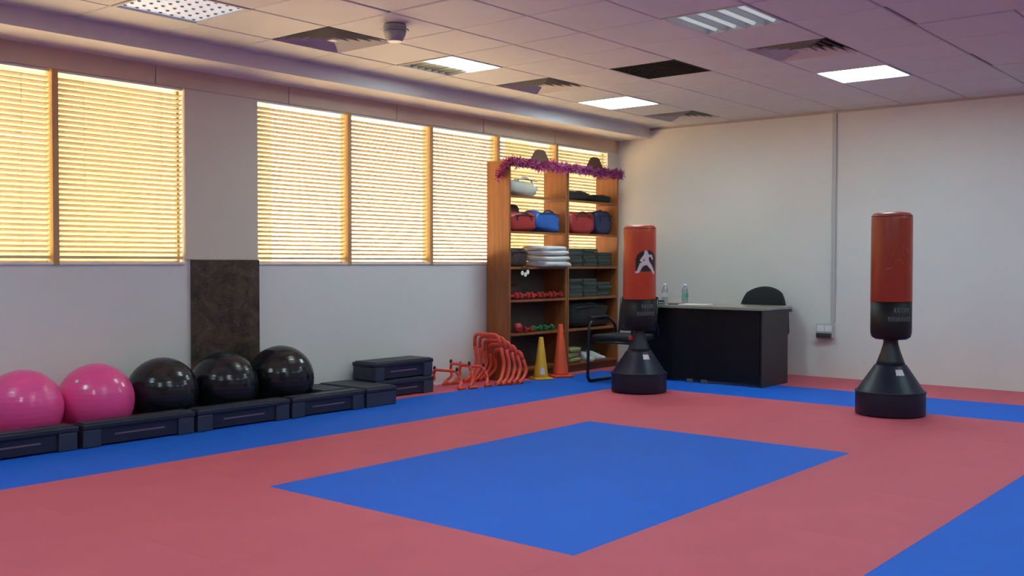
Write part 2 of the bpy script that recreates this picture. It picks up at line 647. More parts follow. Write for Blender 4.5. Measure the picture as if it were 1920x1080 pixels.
bl_lab = ['amber venetian blind at the left edge of the photograph',
          'amber venetian blind between the leftmost mullion and the marble pillar',
          'yellow-lit venetian blind just right of the pillar with marble base',
          'bright venetian blind second to the right of the pillar',
          'bright venetian blind beside the left bookcase, third right of the pillar',
          'venetian blind showing above the left bookcase crest',
          'rightmost venetian blind showing above the right bookcase, nearest the corner']
e1 = [2.38, 3.44, 4.45]
e2 = [5.125] + C2 + [10.19]
k = 0
for e in (e1, e2):
    for n_, (a, b) in enumerate(zip(e[:-1], e[1:])):
        blind(a + (0.0225 if n_ else 0.0), b - (0.0225 if n_ < len(e) - 2 else 0.0), bl_lab[k])
        k += 1

# ------------------------------------------------------------------ ceiling fittings
G_LIT = glow('lit_diffuser', (0.70, 1.0, 1.04), PANEL)
G_DIM = glow('dim_diffuser', (0.42, 0.66, 0.86), 0.42)
G_TUBE = glow('dim_tube', (0.62, 0.85, 0.82), 0.42)
REFL = M('light_reflector', (0.62, 0.74, 0.70), 0.4)
DIMPLE = M('louvre_dimple', (0.20, 0.30, 0.40), 0.5)
LOUV = M('louvre_grey', (0.34, 0.30, 0.24), 0.5)


def cell_rect(p):
    i, j = cell(*p)
    return gx[i], gx[i + 1], gy[j], gy[j + 1]


def fixture(p, label, style, group='square ceiling lights'):
    x0, x1, y0, y1 = cell_rect(p)
    t = thing('ceiling_light', label, 'ceiling light', ((x0 + x1) / 2, (y0 + y1) / 2, CZ), group=group)
    hx, hy = (x1 - x0) / 2 - .004, (y1 - y0) / 2 - .004
    f = .018
    fr = MB()
    fr.box(-hx, hx, -hy, -hy + f, -.004, .06)
    fr.box(-hx, hx, hy - f, hy, -.004, .06)
    fr.box(-hx, -hx + f, -hy + f, hy - f, -.004, .06)
    fr.box(hx - f, hx, -hy + f, hy - f, -.004, .06)
    fr.build('frame', CEIL, t)
    B(-hx, hx, -hy, hy, .06, .075).build('tray', REFL, t)
    ix, iy = hx - f, hy - f
    if style == 'lit':
        B(-ix, ix, -iy, iy, .004, .012).build('diffuser', G_LIT, t)
    elif style == 'half':
        B(-ix, ix, -iy, 0.03, .004, .012).build('diffuser', G_LIT, t)
        B(-ix, ix, 0.035, iy, .030, .036).build('reflector', LOUV, t)
        for q in range(7):
            xx = -ix + (q + .5) * 2 * ix / 7
            B(xx - .003, xx + .003, 0.035, iy, .002, .030).build('louvre_blade', LOUV, t)
    elif style == 'dots':
        B(-ix, ix, -iy, iy, .010, .018).build('diffuser', G_DIM, t)
        mb = MB()
        mb.lathe([(.008, 0.0), (.013, 0.007)], 10)
        me = mb.mesh('louvre_dimple', DIMPLE)
        for a in range(7):
            for b in range(7):
                link('louvre_dimple', me, t, (-ix + (a + .5) * 2 * ix / 7, -iy + (b + .5) * 2 * iy / 7, .003))
    elif style == 'tubes':
        n = 4
        for q in range(n):
            yy = -iy + (q + .5) * 2 * iy / n
            h = iy / n
            pts = [(-h, 0.0), (-h * .85, 0.030), (-h * .3, 0.050), (h * .3, 0.050), (h * .85, 0.030), (h, 0.0)]
            mb = MB()
            for a in range(5):
                mb.quad([(-ix, yy + pts[a][0], pts[a][1]), (ix, yy + pts[a][0], pts[a][1]),
                         (ix, yy + pts[a + 1][0], pts[a + 1][1]), (-ix, yy + pts[a + 1][0], pts[a + 1][1])])
            mb.build('reflector', REFL, t)
            MB().tube([(-ix + .01, yy, .026), (ix - .01, yy, .026)], .016, 10).build('tube', G_TUBE, t)
    return t


fixture(LIGHTS['A'], 'pale blue dimpled square ceiling light at the upper left', 'dots')
fixture(LIGHTS['B'], 'brightly lit square ceiling light on the right, before the back wall', 'lit')
fixture(LIGHTS['C'], 'brightly lit square ceiling light by the bulkhead, nearest the bookcases', 'lit')
fixture(LIGHTS['D'], 'half-lit square ceiling light by the bulkhead, partly covered by grey louvres', 'half')
fixture(LIGHTS['E'], 'dim square ceiling light with striped reflector troughs at the upper right', 'tubes')
for p in OFFLIGHTS:
    fixture(p, 'lit square ceiling light of the row beyond the picture edge', 'lit', 'ceiling lights out of view')


def vent(p, label):
    x0, x1, y0, y1 = cell_rect(p)
    t = thing('ceiling_diffuser', label, 'air vent', ((x0 + x1) / 2, (y0 + y1) / 2, CZ), group='square air diffusers')
    h = (x1 - x0) / 2 - .004
    B(-h, h, -h, h, .10, .11).build('back_box', VOID, t)
    for q in range(5):
        ro, ri = h - q * .056, h - q * .056 - .042
        zo, zi = 0.0, .042
        mb = MB()
        for a in range(4):
            ca = [(-1, -1), (1, -1), (1, 1), (-1, 1)]
            p1, p2 = ca[a], ca[(a + 1) % 4]
            mb.quad([(p1[0] * ro, p1[1] * ro, zo), (p2[0] * ro, p2[1] * ro, zo), (p2[0] * ri, p2[1] * ri, zi), (p1[0] * ri, p1[1] * ri, zi)])
            mb.quad([(p1[0] * ri, p1[1] * ri, zi + .002), (p2[0] * ri, p2[1] * ri, zi + .002), (p2[0] * ro, p2[1] * ro, zo + .002), (p1[0] * ro, p1[1] * ro, zo + .002)])
        mb.build('vane', VENTM, t)
    B(-.03, .03, -.03, .03, .0, .004).build('centre_plate', VENTM, t)


vent(VENTS[0], 'large grey square air diffuser left of the ceiling detector')
vent(VENTS[1], 'square air diffuser between the two bulkhead-side ceiling lights, mid ceiling')
vent(VENTS[2], 'dark square air diffuser beside the striped light at the upper right')
vent(VENTS[3], 'square air diffuser nearest the corner of back wall and bulkhead')

# black egg-crate grille in place of one tile
x0, x1, y0, y1 = cell_rect(HOLE)
bg_ = thing('return_air_grille', 'black square egg-crate grille set in the middle of the ceiling', 'air vent', ((x0 + x1) / 2, (y0 + y1) / 2, CZ))
GRK = M('grille_black', (0.006, 0.006, 0.007), .7)
hx, hy = (x1 - x0) / 2 - .004, (y1 - y0) / 2 - .004
B(-hx, hx, -hy, hy, .028, .036).build('back_plate', GRK, bg_)
for (a, b, c, d) in ((-hx, hx, -hy, -hy + .016), (-hx, hx, hy - .016, hy), (-hx, -hx + .016, -hy + .016, hy - .016), (hx - .016, hx, -hy + .016, hy - .016)):
    B(a, b, c, d, .002, .028).build('frame_bar', GRK, bg_)
me1 = B(-.0015, .0015, -hy + .016, hy - .016, .004, .027).mesh('blade', GRK)
me2 = B(-hx + .016, hx - .016, -.0015, .0015, .004, .027).mesh('blade', GRK)
for q in range(1, 12):
    link('blade', me1, bg_, (-hx + q * 2 * hx / 12, 0, 0))
    link('blade', me2, bg_, (0, -hy + q * 2 * hy / 12, .0005))

# cup-shaped detector
det = thing('ceiling_detector', 'small cup-shaped grey detector hanging from a ceiling tile', 'detector', (4.79, 4.985, CZ))
MB().lathe([(.070, 0), (.078, -.012), (.074, -.030), (.060, -.036)][::-1], 24).build('mount', GREYP, det)
MB().lathe([(.092, -.034), (.096, -.038), (.090, -.043)][::-1], 24).build('flange', GREYP, det)
MB().lathe([(.076, -.042), (.072, -.07), (.060, -.095), (.050, -.112)][::-1], 24).build('cup', GREYP, det)
MB().lathe([(.048, -.111), (.046, -.115)][::-1], 24).build('lens', WHITEP, det)

# ------------------------------------------------------------------ trunking and outlet on the back wall
tk = thing('cable_trunking', 'thin vertical cable trunking on the back wall', 'trunking', (XB, 4.235, .58))
B(-.018, 0, -.022, .022, 0, CZ - .03 - .58, .003).build('cover', TRUNK, tk)
B(-.020, 0, -.024, .024, 1.05, 1.08).build('joint_clip', TRUNK, tk)
ob = thing('wall_outlet', 'double wall outlet at the foot of the trunking', 'outlet', (XB, 4.315, .41))
B(-.040, 0, -.095, .095, .0, .155, .006).build('box', TRUNK, ob)
B(-.075, -.038, -.080, .080, .012, .058, .006).build('plug', DARKSOCK, ob)
B(-.043, -.040, -.08, -.005, .075, .14).build('socket_face', WHITEP, ob)
B(-.043, -.040, .005, .08, .075, .14).build('socket_face', WHITEP, ob)


# ------------------------------------------------------------------ fitness balls
def ball(x, y, r, mat, label, seed):
    t = thing('fitness_ball', label, 'ball', (x, y, 0), rotz=seed, group='fitness balls along the window wall')
    mb = MB()
    n = 72
    prof = []
    for i in range(n + 1):
        a = -math.pi / 2 + math.pi * i / n
        rr = r + 0.0007 * math.cos(a * 46) * (1 if abs(a) < 1.15 else 0)
        prof.append((max(0.002, rr * math.cos(a)), r + rr * math.sin(a)))
    mb.lathe(prof, 56)
    mb.build('shell', mat, t)
    pl = MB()
    pl.lathe([(.012, 0), (.014, .003), (.010, .006)], 14)
    o = pl.build('valve_plug', WHITEP if mat is PINK else BBLACK, t)
    d = Vector((math.cos(2.3) * .8, math.sin(2.3) * .8, .6)).normalized()
    o.location = Vector((0, 0, r)) + d * (r - .002)
    o.rotation_euler = d.to_track_quat('Z', 'Y').to_euler()


YB = 6.675
ball(3.075, YB, .250, PINK, 'pink fitness ball at the left edge of the photograph', .3)
ball(3.577, YB, .252, PINK, 'pink fitness ball touching the leftmost black ball', 1.3)
ball(4.085, YB, .255, BBLACK, 'black fitness ball beside the pink ones', 2.1)
ball(4.608, YB, .258, BBLACK, 'black fitness ball in front of the marble cladding, middle of three', 2.9)
ball(5.145, YB + .005, .266, BBLACK, 'black fitness ball right of the marble cladding, last of the row', 3.7)


# ------------------------------------------------------------------ aerobic steps
def step(loc, L, D, H, label, rotz=0.0, leg=.13):
    """local: x along length, -y front, base z=0"""
    t = thing('aerobic_step', label, 'step platform', loc, rotz, 'aerobic step platforms')
    hl, hd = L / 2, D / 2
    B(-hl, hl, -hd, hd, H - .045, H - .008, .008).build('platform', STEPBODY, t)
    B(-hl + .02, hl - .02, -hd + .015, hd - .015, H - .009, H, .003).build('top_mat', STEPTOP, t)
    for sx in (-1, 1):
        a, b = (-hl + .006, -hl + leg) if sx < 0 else (hl - leg, hl - .006)
        B(a, b, -hd + .004, hd - .004, 0, H - .044, .008).build('leg', STEPLEG, t)
    B(-hl + leg - .01, hl - leg + .01, -hd + .022, hd - .022, .012, H - .044).build('apron', STEPBODY, t)
    B(-L * .22, L * .22, -hd + .018, -hd + .024, H * .40, H * .40 + .010).build('print_line', STEPLINE, t)
    return t


YS = 6.28 + .074
for (a, b, lab) in ((2.40, 3.25, 'black aerobic step at the left edge in front of the pink balls'),
                    (3.275, 4.10, 'black aerobic step in front of the right pink ball and first black ball'),
                    (4.115, 4.93, 'black aerobic step in front of the middle black ball'),
                    (4.945, 5.695, 'black aerobic step in front of the rightmost black ball')):
    step(((a + b) / 2, YS, 0), b - a, .148, .162, lab)
step((5.885, 6.595, 0), .63, .345, .162, 'black aerobic step turned end-on, last of the floor row', math.pi / 2)
step((5.55, 6.69, 0), .45, .28, .158, 'short black aerobic step lying behind the row beside the last ball', math.pi / 2)
step((6.475, 6.755, 0), .735, .31, .158, 'lower black aerobic step of the stack by the wall')
step((6.47, 6.755, .1585), .735, .30, .165, 'upper black aerobic step stacked on another by the wall', leg=.12)


# ------------------------------------------------------------------ hurdles
def smooth_path(pts, rad, n=4):
    P = [Vector(p) for p in pts]
    out = [P[0]]
    for i in range(1, len(P) - 1):
        a, b, c = P[i - 1], P[i], P[i + 1]
        d1, d2 = (a - b), (c - b)
        k = min(rad, d1.length * .45, d2.length * .45)
        p1, p2 = b + d1.normalized() * k, b + d2.normalized() * k
        for j in range(n + 1):
            u = j / n
            out.append(p1 * (1 - u) ** 2 + b * 2 * u * (1 - u) + p2 * u * u)
    out.append(P[-1])
    return out


def hurdle(loc, Wd, Hh, label, rotz=0.0, r=.0125, sweep=.10, foot=.20, caps=False):
    t = thing('agility_hurdle', label, 'hurdle', loc, rotz, 'orange agility hurdles')
    hw = Wd / 2
    z0 = r
    MB().tube(smooth_path([(sweep * .2, -hw - .02, Hh * .72), (0, -hw, Hh - r), (0, hw, Hh - r), (sweep * .2, hw + .02, Hh * .72)], .06), r, 10).build('crossbar', ORANGE, t)
    for s in (-1, 1):
        o = s * hw
        p = smooth_path([(sweep * .2, o + s * .02, Hh * .72), (sweep * .7, o + s * .03, Hh * .38), (-sweep * .2, o + s * .055, .05), (-sweep, o + s * .06, z0)], .10, 5)
        lg = MB().tube(p, r, 10).build('leg', ORANGE, t)
        MB().tube(smooth_path([(-sweep, o + s * .06, z0), (foot - sweep, o + s * .065, z0)], .03), r * 1.1, 10).build('foot', ORANGE, t)
        if caps:
            o_ = MB().lump(0, o + s * .005, Hh - .02, .030, .030, .045, 1, e=1, amp=0.0, nu=10, nv=6).build('cap', BLACKP, t)
    return t


hl = ['tallest orange agility hurdle at the back of the nested group',
      'orange agility hurdle nested second in the tall group',
      'orange agility hurdle nested third in the tall group',
      'orange agility hurdle nested fourth in the tall group',
      'lower orange agility hurdle at the right end of the group beside the yellow cone']
for i, (x, h) in enumerate(((7.64, .510), (7.705, .480), (7.77, .435), (7.835, .390), (7.91, .330))):
    hurdle((x, 6.655 - .012 * i, 0), .30 + .008 * i, h, hl[i], r=.018, foot=.045)
sl = ['small orange hurdle with black caps nearest the stacked steps',
      'small orange hurdle with black caps, middle of the three low ones',
      'small orange hurdle with black caps beside the tall nested hurdles']
for i, (x, y, h, rz) in enumerate(((7.10, 6.70, .185, .10), (7.27, 6.67, .235, -.12), (7.43, 6.66, .205, .15))):
    hurdle((x, y, 0), .26, h, sl[i], rotz=rz, r=.014, sweep=.05, foot=.10, caps=True)


# ------------------------------------------------------------------ cones
def cone(loc, H, rb, mat, label, sticker=False):
    t = thing('traffic_cone', label, 'cone', loc, -.55, 'training cones')
    a = rb * 1.32
    B(-a, a, -a, a, 0, .022, .008).build('base', mat, t)
    body = MB().lathe([(rb, .020), (rb * .93, .05), (.024, H - .012), (.020, H), (.013, H), (.012, H - .03)], 28).build('body', mat, t)
    if sticker:
        d = math.atan2(-6.5, -8.2) + .55 + .25
        mb = MB()
        for k_ in range(4):
            a0, a1 = d - .32 + .16 * k_, d - .32 + .16 * (k_ + 1)
            z0, z1 = .055, .125
            q0 = rb * .93 + (.024 - rb * .93) * (z0 - .05) / (H - .062) + .0015
            q1 = rb * .93 + (.024 - rb * .93) * (z1 - .05) / (H - .062) + .0015
            mb.quad([(q0 * math.cos(a0), q0 * math.sin(a0), z0), (q0 * math.cos(a1), q0 * math.sin(a1), z0),
                     (q1 * math.cos(a1), q1 * math.sin(a1), z1), (q1 * math.cos(a0), q1 * math.sin(a0), z1)])
        mb.build('sticker', PRINTW, body)


cone((8.31, 6.49, 0), .435, .078, CONEY, 'yellow training cone with a pale sticker before the left bookcase', True)
cone((8.625, 6.475, 0), .555, .085, CONEO, 'tall orange training cone before the divide of the bookcases')

# ------------------------------------------------------------------ bookcases
LEV = [1.89, 1.525, 1.16, .82, .475, .10]
YF, YK = 6.63, 6.93


def tinsel(mb, path, rad, seed, per=150):
    rn = random.Random(seed)
    P = [Vector(p) for p in path]
    L = [0]
    for a, b in zip(P[:-1], P[1:]):
        L.append(L[-1] + (b - a).length)
    N = int(L[-1] * per * 4)
    for _ in range(N):
        s = rn.random() * L[-1]
        i = max(k_ for k_ in range(len(L) - 1) if L[k_] <= s)
        p = P[i].lerp(P[i + 1], (s - L[i]) / max(1e-6, L[i + 1] - L[i]))
        d = Vector((rn.gauss(0, 1), rn.gauss(0, 1), rn.gauss(0, 1))).normalized()
        w_ = d.cross(Vector((rn.gauss(0, 1), rn.gauss(0, 1), rn.gauss(0, 1)))).normalized() * .004
        ln = rad * rn.uniform(.6, 1.1)
        mb.quad([p - w_, p + w_, p + d * ln + w_ * .8, p + d * ln - w_ * .8])
    mb.tube(P, .006, 5)


def bookcase(x0, x1, label):
    t = thing('bookcase', label, 'bookcase', (x0, YF, 0), group='open wooden bookcases')
    Wd, D, th, H = x1 - x0, YK - YF, .028, 2.24
    B(0, th, 0, D, 0, H, .002).build('side_panel', BOOKW, t)
    B(Wd - th, Wd, 0, D, 0, H, .002).build('side_panel', BOOKW, t)
    B(th, Wd - th, .004, D, H - .06, H - .03).build('top_panel', BOOKW, t)
    for z in LEV:
        B(th, Wd - th, .004, D - .006, z - .024, z).build('shelf', BOOKW, t)
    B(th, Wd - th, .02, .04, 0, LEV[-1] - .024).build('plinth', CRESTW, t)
    B(th, Wd - th, D - .004, D, .10, 1.136).build('back_panel', M('back_board', (0.085, 0.068, 0.060), .6), t)
    # scalloped crest board
    top = []
    c = Wd / 2
    for k_ in range(61):
        x = k_ / 60 * Wd
        u = abs(x - c) / (Wd / 2)
        z = 2.235 + .022 * math.cos(u * math.pi * 2.5) * u
        bump = math.exp(-(u / .25) ** 4) * .15 + math.exp(-((u - .34) / .12) ** 2) * .035
        top.append((x, z + bump))
    pts = [(0, 2.185), (Wd, 2.185)] + top[::-1]
    mb = MB()
    n = len(top)
    for k_ in range(n - 1):
        a, b = top[k_], top[k_ + 1]
        for yy, fl in ((-.018, 1), (-.002, 0)):
            q = [(a[0], yy, 2.185), (b[0], yy, 2.185), (b[0], yy, b[1]), (a[0], yy, a[1])]
            mb.quad(q if fl else q[::-1])
        mb.quad([(a[0], -.018, a[1]), (b[0], -.018, b[1]), (b[0], -.002, b[1]), (a[0], -.002, a[1])])
    mb.quad([(0, -.018, 2.185), (0, -.002, 2.185), (Wd, -.002, 2.185), (Wd, -.018, 2.185)])
    mb.quad([(0, -.018, 2.185), (0, -.018, top[0][1]), (0, -.002, top[0][1]), (0, -.002, 2.185)])
    mb.quad([(Wd, -.018, 2.185), (Wd, -.002, 2.185), (Wd, -.002, top[-1][1]), (Wd, -.018, top[-1][1])])
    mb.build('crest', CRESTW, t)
    return top


X1a, X1b, X2a, X2b = 7.96, 8.945, 8.955, 9.944
tp = bookcase(X1a, X1b, 'left wooden bookcase of the pair, with the orange side panel in view')
bookcase(X2a, X2b, 'right wooden bookcase of the pair, nearest the back wall')


def garland(xa, tp, label, drape):
    pth = []
    yy = YF - .050
    if drape:
        pth += [(xa - .05, YF + .10, 2.05), (xa - .05, YF + .08, 2.10), (xa - .05, YF + .02, 2.20), (xa - .02, YF - .04, 2.25)]
    for k_, (x, z) in enumerate(tp):
        if k_ % 3 == 0:
            u = abs(x - .49) / .49
            zz = min(z, 2.275) - .012 if u > .30 else 2.212 - .015 * math.cos(x * 30)
            pth.append((xa + x, yy, zz))
    mb = MB()
    tinsel(mb, pth, .062, 5 + int(drape), 240)
    low = [(p[0], p[1] + .004, 2.190 + .012 * math.sin(p[0] * 17)) for p in pth if p[0] > xa + .03]
    tinsel(mb, low, .050, 15 + int(drape), 90)
    if not drape:
        mb2 = None
    o = mb.build('tinsel_garland', TINSEL if drape else TINSEL2)
    tag(o, label, 'garland', 'tinsel garlands on the bookcases')


garland(X1a, tp, 'magenta tinsel garland drooping over the left bookcase crest', True)
garland(X2a, tp, 'purple tinsel garland along the right bookcase crest', False)


# ------------------------------------------------------------------ things on the shelves
def soft_bag(x, y, z, sx, sy, sz, mat, name, label, cat, seed, strap=None, e=.55, amp=.10, taper=0.0, group='bags and pads on the shelves'):
    t = thing(name, label, cat, (x, y, z), group=group)
    MB().lump(0, 0, 0, sx, sy, sz, seed, e=e, amp=amp, taper=taper).build('body', mat, t)
    if strap is not None:
        pts = []
        for k_ in range(13):
            a = math.pi * k_ / 12
            pts.append((-sx * .28 * math.cos(a), -sy * .42, sz * (.55 + .42 * math.sin(a))))
        MB().tube(pts, .009, 6).build('strap', strap, t)
        MB().tube([(-sx * .38, -sy * .50, sz * .80), (0, -sy * .52, sz * .86), (sx * .38, -sy * .50, sz * .80)], .005, 5).build('zip', M('zip_dark', (0.05, 0.05, 0.05), .5), t)
    return t


PALE = M('pale_grey_cloth', (0.46, 0.43, 0.37), .8, var=.12, bump=.3, bscale=30)
MAROON = M('maroon_vinyl', (0.065, 0.014, 0.018), .5, var=.1)
REDV = M('red_vinyl', (0.36, 0.020, 0.022), .45, var=.1, bump=.2, bscale=25)
BLUEV = M('blue_vinyl', (0.020, 0.105, 0.42), .45, var=.15, bump=.2, bscale=25)
NAVYV = M('navy_vinyl', (0.015, 0.022, 0.075), .5, var=.15)
BLKV = M('black_cloth', (0.012, 0.013, 0.012), .75, var=.2, bump=.2, bscale=30)
WHITEC = M('white_cloth', (0.66, 0.66, 0.66), .85, var=.08, bump=.4, bscale=25)
GREENG = M('grey_green_foam', (0.055, 0.070, 0.062), .7, var=.1)
GREENV = M('green_vinyl', (0.015, 0.16, 0.060), .45, var=.1)
DUMBR = M('red_dumbbell_vinyl', (0.40, 0.024, 0.032), .45, var=.1)
OLIVE = M('yellow_green_cloth', (0.34, 0.33, 0.13), .8, var=.1, bump=.3, bscale=30)
GOLD = M('gold_metal', (0.75, 0.48, 0.18), .25, metal=1.0)

L1, L2, L3, L4, L5, L6 = LEV
soft_bag(8.27, 6.77, L1, .50, .22, .20, PALE, 'sports_bag', 'pale grey sports bag on the top shelf of the left bookcase', 'bag', 2, WHITEC, taper=.45)
soft_bag(8.165, 6.835, L2, .33, .15, .30, MAROON, 'kick_pad', 'dark maroon kick pad standing behind the red bag', 'pad', 3)
soft_bag(8.225, 6.70, L2, .42, .13, .20, REDV, 'sports_bag', 'red bag on the second shelf of the left bookcase', 'bag', 4, MAROON)
soft_bag(8.66, 6.76, L2, .46, .22, .24, BLUEV, 'sports_bag', 'bright blue bag on the second shelf of the left bookcase', 'bag', 5, NAVYV, taper=.2)
soft_bag(9.24, 6.77, L1, .44, .22, .105, BLKV, 'sports_bag', 'flat black bag on the top shelf of the right bookcase', 'bag', 6, MAROON)
soft_bag(9.68, 6.77, L1, .38, .22, .085, BLKV, 'sports_bag', 'small black pouch at the right end of the top shelf', 'bag', 7, MAROON)
soft_bag(9.29, 6.76, L2, .46, .22, .25, REDV, 'sports_bag', 'red bag on the second shelf of the right bookcase', 'bag', 8, MAROON, e=.42)
soft_bag(9.73, 6.77, L2, .32, .22, .27, NAVYV, 'sports_bag', 'navy bag beside the red one in the right bookcase', 'bag', 9, BLKV, e=.45)
soft_bag(9.44, 6.77, L5, .76, .22, .28, BLKV, 'duffel_bag', 'large black duffel bag on the fifth shelf behind the visitor chair', 'bag', 10, NAVYV, e=.45)
soft_bag(8.20, 6.79, L3, .36, .20, .19, M('mesh_brown', (0.055, 0.030, 0.028), .7, var=.5, scale=60), 'mesh_bag', 'dark mesh bag beside the white cloth on the third shelf', 'bag', 11, MAROON)
soft_bag(8.17, 6.83, L4, .34, .15, .155, MAROON, 'head_guard', 'dark maroon padded head guard on the fourth shelf', 'head guard', 12)


def folded(x, y, z, sx, sy, sz, mat, name, label, cat, seed, group):
    t = thing(name, label, cat, (x, y, z), group=group)
    n = 2 if mat is WHITEC else 3
    h = sz / n
    for k_ in range(n):
        MB().lump(.012 * math.sin(seed + k_ * 2), .008 * math.cos(seed * 2 + k_), h * k_, sx * (1 - .03 * k_), sy, h * 1.12, seed + k_, e=.38, amp=.10, nv=8).build('fold', mat, t)


folded(8.66, 6.70, L3, .50, .34, .105, WHITEC, 'folded_uniform', 'lower folded white uniform jutting from the third shelf', 'clothes', 1, 'folded white uniforms')
folded(8.65, 6.70, L3 + .115, .46, .33, .10, WHITEC, 'folded_uniform', 'upper folded white uniform jutting from the third shelf', 'clothes', 2, 'folded white uniforms')
folded(9.14, 6.75, L6, .24, .22, .16, OLIVE, 'folded_towel', 'yellow-green folded towel on the bottom shelf', 'towel', 3, 'towels')

# medals hanging from the third shelf
for k_, (x, dz, lab) in enumerate(((8.165, .045, 'silver medal hanging leftmost from the third shelf'),
                                   (8.215, .060, 'silver medal hanging in the middle from the third shelf'),
                                   (8.255, .035, 'silver medal hanging rightmost from the third shelf'))):
    t = thing('medal', lab, 'medal', (x, YF - .006, L3), group='medals on the bookcase')
    B(-.006, .006, -.002, .0, -dz, .0).build('ribbon', MAROON, t)
    o = MB().lathe([(.022, -.0025), (.024, 0), (.022, .0025)], 20).build('disc', M('medal_silver', (0.85, 0.80, 0.72), .3), t)
    o.rotation_euler = (math.pi / 2, 0, 0)
    o.location = (0, -.002, -dz - .02)


def dumbbell(x, y, z, L, r, mat, label, rz=0.0, group='vinyl dumbbells'):
    t = thing('dumbbell', label, 'dumbbell', (x, y, z), rz, group)
    hx = r * 1.0
    MB().tube([(-L * .3, 0, hx), (L * .3, 0, hx)], r * .48, 10).build('handle', mat, t)
    for s in (-1, 1):
        a = s * L * .5
        b = s * L * .24
        mb = MB().tube([(b, 0, hx), (b + (a - b) * .1, 0, hx), (a - (a - b) * .1, 0, hx), (a, 0, hx)], [r * .75, r * .98, r * .98, r * .75], 6)
        o = mb.build('head', mat, t)
        for p in o.data.polygons:
            p.use_smooth = False


ordn = ['first', 'second', 'third', 'fourth', 'fifth']
for k_ in range(5):
    dumbbell(8.06 + .19 * k_, 6.675, L4, .165, .038, DUMBR, ordn[k_] + ' red dumbbell from the left on the fourth shelf of the left bookcase')
dumbbell(8.33, 6.68, L5, .13, .030, DUMBR, 'short red dumbbell on the fifth shelf beside the green ones')
dumbbell(8.50, 6.70, L5, .16, .033, GREENV, 'left green dumbbell on the fifth shelf')
dumbbell(8.70, 6.70, L5, .16, .033, GREENV, 'right green dumbbell on the fifth shelf')
rb_ = thing('throwing_ball', 'small red ball on the fifth shelf of the left bookcase', 'ball', (8.19, 6.70, L5))
MB().lump(0, 0, 0, .105, .105, .105, 4, e=1.0, amp=.015, nu=20, nv=14).build('shell', DUMBR, rb_)
MB().tube([(.0535 * math.cos(a * .2618), .0535 * math.sin(a * .2618), .0525) for a in range(24)], .002, 5, closed=True).build('seam', MAROON, rb_)

bm_ = B(-.125, .125, -.08, .08, 0, .040, .006).mesh('block_body', GREENG)
gm_ = B(-.1255, .1255, -.0805, -.0795, .012, .020).mesh('block_stripe', M('block_stripe_dark', (0.020, 0.024, 0.022), .7))
pos = ['bottom', 'second from the bottom', 'third from the bottom', 'fourth from the bottom', 'fifth from the bottom', 'sixth from the bottom']
for (lev, stacks, n, sh) in ((L3, (('left', 9.15), ('middle', 9.44), ('right', 9.73)), 5, 'third shelf'),
                             (L4, (('left', 9.15), ('middle', 9.43), ('right', 9.71)), 5, 'fourth shelf')):
    for si, (sn, x) in enumerate(stacks):
        for k_ in range(n - (1 if si == 2 else 0)):
            rn = random.Random(int(x * 100) + k_ + int(lev * 10))
            t = thing('foam_block', 'grey-green foam block, %s in the %s stack on the %s' % (pos[k_], sn, sh), 'block',
                      (x + rn.uniform(-.008, .008), 6.745 + rn.uniform(-.01, .01), lev + .0405 * k_), rn.uniform(-.04, .04), 'grey-green foam blocks')
            link('body', bm_, t)
            link('stripe', gm_, t)


def shoe(loc, rz, label):
    t = thing('sports_shoe', label, 'shoe', loc, rz, 'white sports shoes')
    L = .27
    so = MB()
    out = []
    n = 24
    for k_ in range(n):
        a = 2 * math.pi * k_ / n
        x = L / 2 * math.cos(a)
        wd = .043 + .008 * math.cos(a)
        out.append((x, wd * math.sin(a)))
    b0 = len(so.v)
    so.v += [(x, y, 0) for x, y in out] + [(x * 1.01, y * 1.03, .026) for x, y in out]
    so.f = [tuple(range(n))[::-1], tuple(range(n, 2 * n))] + [(k_, (k_ + 1) % n, n + (k_ + 1) % n, n + k_) for k_ in range(n)]
    so.sm = [False, False] + [True] * n
    so.build('sole', GREYP, t)
    up = MB()
    secs = [(-.130, .026, .060), (-.115, .036, .095), (-.06, .038, .100), (-.02, .040, .092), (.03, .043, .070), (.08, .045, .052), (.115, .036, .042), (.133, .012, .030)]
    m = 10
    for (x, hw, h) in secs:
        for j in range(m + 1):
            a = math.pi * j / m
            up.v.append((x, hw * math.cos(a), .024 + (h - .024) * math.sin(a) ** .7))
    for i in range(len(secs) - 1):
        for j in range(m):
            a = i * (m + 1) + j
            up.f.append((a, a + 1, a + m + 2, a + m + 1))
            up.sm.append(True)
    up.f += [tuple(range(m + 1)), tuple(range((len(secs) - 1) * (m + 1), len(secs) * (m + 1)))[::-1]]
    up.sm += [False, False]
    up.build('upper', WHITEC, t)
    for k_ in range(3):
        x = -.005 + .028 * k_
        h = .092 - .012 - .55 * (x + .02) * .4
        MB().tube([(x, -.024, h - .004), (x, 0, h + .010), (x, .024, h - .004)], .003, 5).build('lace', GREYP, t)


shoe((9.40, 6.70, L6), -1.9, 'left white sports shoe on the bottom shelf behind the visitor chair')
shoe((9.58, 6.71, L6), -1.2, 'right white sports shoe on the bottom shelf behind the visitor chair')


